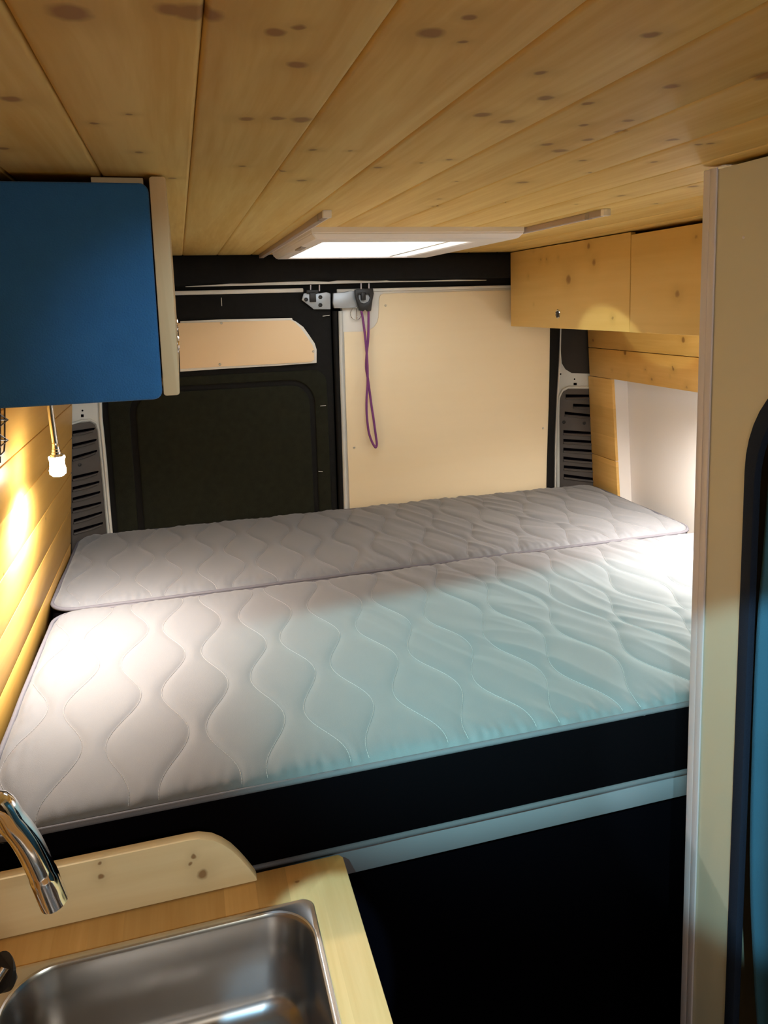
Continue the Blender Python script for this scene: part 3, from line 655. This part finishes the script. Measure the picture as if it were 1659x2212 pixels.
for y0, y1 in ((-0.585, -0.05), (-0.045, 0.49), (0.495, 1.04)):
    dd = obj('door', M().box(0.166, 0.180, y0, y1, 0.03, 0.765, 0.0015), MNICHE, kc, 'auto')
    obj('door_pull', M().lathe([(0.012, 0), (0.012, 0.002), (0.009, 0.004), (0.0001, 0.002)], (0.180, (y0+y1)/2, 0.70), (1, 0, 0), 20), MCHROME, dd, 'auto')
# upstand with its curved end
yb = 1.041
prof = [(-0.352, 0.8065), (0.0625, 0.8065), (0.0605, 0.813), (0.050, 0.832), (0.038, 0.851), (0.027, 0.866), (0.014, 0.879), (0.0, 0.889), (-0.019, 0.8955), (-0.035, 0.8965), (-0.352, 0.8965)]
tag(obj('upstand_board', M().plate([Vector((x, 1.0405, z)) for x, z in prof], (0, 1, 0), 0.018, 0.0015, 2), MBACK, None, 'auto'), 'pale spruce board with a rounded end standing along the back of the worktop', 'board')

# ------------------------------------------------------------------ sink
sk2 = thing('sink', 'stainless steel sink set into the wooden worktop', 'sink', ((SX0+SX1)/2, (SY0+SY1)/2, ZW))
def rl_(x0, x1, y0, y1, r, z, seg=10): return [Vector((v.x, v.z, z)) for v in rrect(x0, x1, y0, y1, r, 0, seg)]
def skin(levels, closed_bottom):
    b = bmesh.new(); R = [[b.verts.new(p) for p in lv] for lv in levels]
    for A, B in zip(R, R[1:]):
        for k in range(len(A)): b.faces.new((A[k], A[(k+1) % len(A)], B[(k+1) % len(A)], B[k]))
    if closed_bottom: b.faces.new(R[-1])
    bmesh.ops.recalc_face_normals(b, faces=b.faces); m = M(); m.add(b); return m
ox = (SX0, SX1, SY0, SY1); bx0, bx1, by0, by1 = -0.268, 0.128, 0.578, 0.973
rim = skin([rl_(*ox, 0.018, ZW+0.0002), rl_(*ox, 0.018, ZW+0.002), rl_(SX0+0.002, SX1-0.002, SY0+0.002, SY1-0.002, 0.017, ZW+0.0036),
            rl_(SX0+0.005, SX1-0.005, SY0+0.005, SY1-0.005, 0.019, ZW+0.0030), rl_(bx0-0.004, bx1+0.003, by0-0.004, by1+0.004, 0.062, ZW+0.0024), rl_(bx0-0.002, bx1+0.0015, by0-0.002, by1+0.002, 0.061, ZW+0.0036), rl_(bx0, bx1, by0, by1, 0.060, ZW+0.0022)], False)
obj('rim', rim, MSINKRIM, sk2, 'auto')
lv = [rl_(bx0, bx1, by0, by1, 0.060, ZW+0.0022), rl_(bx0+0.003, bx1-0.003, by0+0.003, by1-0.003, 0.058, ZW-0.002)]
zbot = 0.672; ins = 0.012; fr = 0.030
lv.append(rl_(bx0+ins-0.004, bx1-ins+0.004, by0+ins-0.004, by1-ins+0.004, 0.056, zbot+fr+0.03))
for k in range(7):
    a = k/6*PI/2; o = ins+fr*(1-math.cos(a)); z = zbot+fr*(1-math.sin(a)); lv.append(rl_(bx0+o, bx1-o, by0+o, by1-o, max(0.012, 0.056-0.4*(o-ins)), z))
cx_, cy_ = (bx0+bx1)/2, (by0+by1)/2
lv.append(rl_(cx_-0.05, cx_+0.05, cy_-0.05, cy_+0.05, 0.0499, zbot-0.002)); 
obj('basin', skin(lv, True), MSINK, sk2, 'auto')
obj('drain', M().lathe([(0.042, 0), (0.042, 0.002), (0.036, 0.003), (0.030, 0.0005), (0.0001, 0.0005)], (cx_, cy_, zbot-0.0018), (0, 0, 1), 32), MSINKRIM, sk2, 'auto')

# ------------------------------------------------------------------ tap
tp = thing('tap', 'chrome tap with a curved spout over the left of the sink', 'tap', (-0.322, 0.80, ZW))
sp_ = [(118, 1948, .850), (108, 1925, .848), (96, 1896, .845), (78, 1855, .841), (55, 1812, .836), (25, 1774, .830), (-12, 1738, .824)]
P = [on(x, y, 'y', yy) for x, y, yy in sp_]
tip = P[0]
P2 = P+[Vector((-0.262, 0.818, 1.128)), Vector((-0.290, 0.812, 1.128)), Vector((-0.312, 0.806, 1.108)), Vector((-0.321, 0.802, 1.06)), Vector((-0.322, 0.80, 0.97)), Vector((-0.322, 0.80, 0.86))]
sp = smoothp(P2, 6)
spout = obj('spout', M().tube(sp, [0.0152 if i < 14 else 0.0145 for i in range(len(sp))], 24), MCHROME, tp, 'auto')
obj('aerator', M().lathe([(0.0125, 0), (0.0125, 0.001), (0.0001, 0.001)], tip+(P[0]-P[1]).normalized()*0.0005, (P[0]-P[1]).normalized(), 20), MBLK, spout)
obj('tap_body', M().lathe([(0.027, 0), (0.027, 0.006), (0.022, 0.010), (0.022, 0.07), (0.016, 0.078)], (-0.322, 0.80, ZW), (0, 0, 1), 28), MCHROME, tp, 'auto')
ha = on(4, 2075, 'y', 0.845); hb = on(20, 2062, 'y', 0.86)
obj('lever', M().tube([Vector((-0.318, 0.802, 0.858)), (Vector((-0.318, 0.802, 0.858))+ha)/2, ha], [0.014, 0.014, 0.015], 20), MCHROME, tp, 'auto')
obj('lever_tip', M().tube([on(2, 2100, 'y', 0.845), on(14, 2098, 'y', 0.849), on(23, 2090, 'y', 0.852)], [0.020, 0.020, 0.014], 20), MBLK, tp, 'auto')

# ------------------------------------------------------------------ wardrobe with arched opening, and the blue curtain inside
wd = thing('wardrobe', 'cream wardrobe with an arched opening edged in navy on the right', 'wardrobe', (1.14, 0.42, 0))
WX = 0.735
arch = []
oy0, oy1, oz0, oz1 = 0.25, 0.826, 0.10, 1.575
for k in range(11):
    a = k/10*PI/2; arch.append((oy1-0.12*(1-math.cos(a)), oz1-0.145*(1-math.sin(a))))
for k in range(11):
    a = PI/2+k/10*PI/2; arch.append((oy0+0.12*(1+math.cos(a)), oz1-0.145*(1-math.sin(a))))
arch += [(oy0, oz0), (oy1, oz0)]
m = M().plate([Vector((WX, -0.10, 0.0)), Vector((WX, 0.909, 0.0)), Vector((WX, 0.909, 1.842)), Vector((WX, -0.10, 1.842))], (1, 0, 0), 0.015, 0, holes=[[Vector((WX, y, z)) for y, z in arch]])
obj('front_panel', m, MCREAM, wd)
m = M(); m.box(0.7505, 1.49, 0.896, 0.911, 0.0, 1.842); m.box(0.7505, 1.49, -0.10, -0.085, 0.0, 1.842); m.box(0.7505, 1.49, -0.085, 0.896, 0.0, 0.03)
obj('side_panel', m, MCREAM, wd)
obj('back_lining', M().box(1.475, 1.49, -0.085, 0.896, 0.03, 1.84), MDARK, wd)
tr = M(); tr.box(WX-0.0035, WX+0.020, 0.9095, 0.9245, 0.0, 1.8445, 0.002, 3); tr.box(WX-0.0035, WX-0.0002, 0.8975, 0.910, 0.0, 1.8445, 0.001, 2)
obj('corner_trim', tr, MTRIM, wd, 'auto')
b_out = [Vector((WX-0.003, y, z)) for y, z in arch]
def inset(d):
    r = []
    cyy, czz = (oy0+oy1)/2, (oz0+oz1)/2
    for y, z in arch:
        r.append(Vector((WX-0.003, cyy+(y-cyy)*(1-d/((oy1-oy0)/2)), czz+(z-czz)*(1-d/((oz1-oz0)/2)))))
    return r
obj('navy_edging', M().plate(inset(0.0), (1, 0, 0), 0.012, 0.002, 2, holes=[inset(0.019)]), MNAVY, wd, 'auto')
obj('screw_cover', M().lathe([(0.0022, 0), (0.0018, 0.0006)], on(1606, 513, 'x', WX), (-1, 0, 0), 10), MTRIM, wd)
# curtain: hanging pleated sheet just inside the opening
b = bmesh.new(); rows = []
nz, ny = 90, 110
for j in range(nz+1):
    z = 0.12+1.50*j/nz; row = []
    edge = 0.808-0.012*math.sin(max(0, min(1, (1.30-z)/0.75))*PI)*-0.9 - 0.020*max(0, (0.62-z)/0.5)
    for i in range(ny+1):
        u = i/ny; y = edge-u*0.54
        fold = 0.010*math.sin(u*38+0.6*math.sin(z*3)+0.5*noise.noise(Vector((z*2, u*3, 0))))
        x = 0.762+fold*(0.6+0.4*math.sin(z*2.2+1))+0.012*noise.noise(Vector((u*4, z*2.5, 5)))+0.010*(1-u)*math.sin(z*4)
        row.append(b.verts.new((x, y, z)))
    rows.append(row)
for A, B in zip(rows, rows[1:]):
    for k in range(ny): b.faces.new((A[k], A[k+1], B[k+1], B[k]))
m = M(); m.add(b); cu = obj('curtain', m, MCURT, None, 'all')
md = cu.modifiers.new('thickness', 'SOLIDIFY'); md.thickness = 0.002
tag(cu, 'teal blue fabric curtain hanging in the arched wardrobe opening', 'curtain')
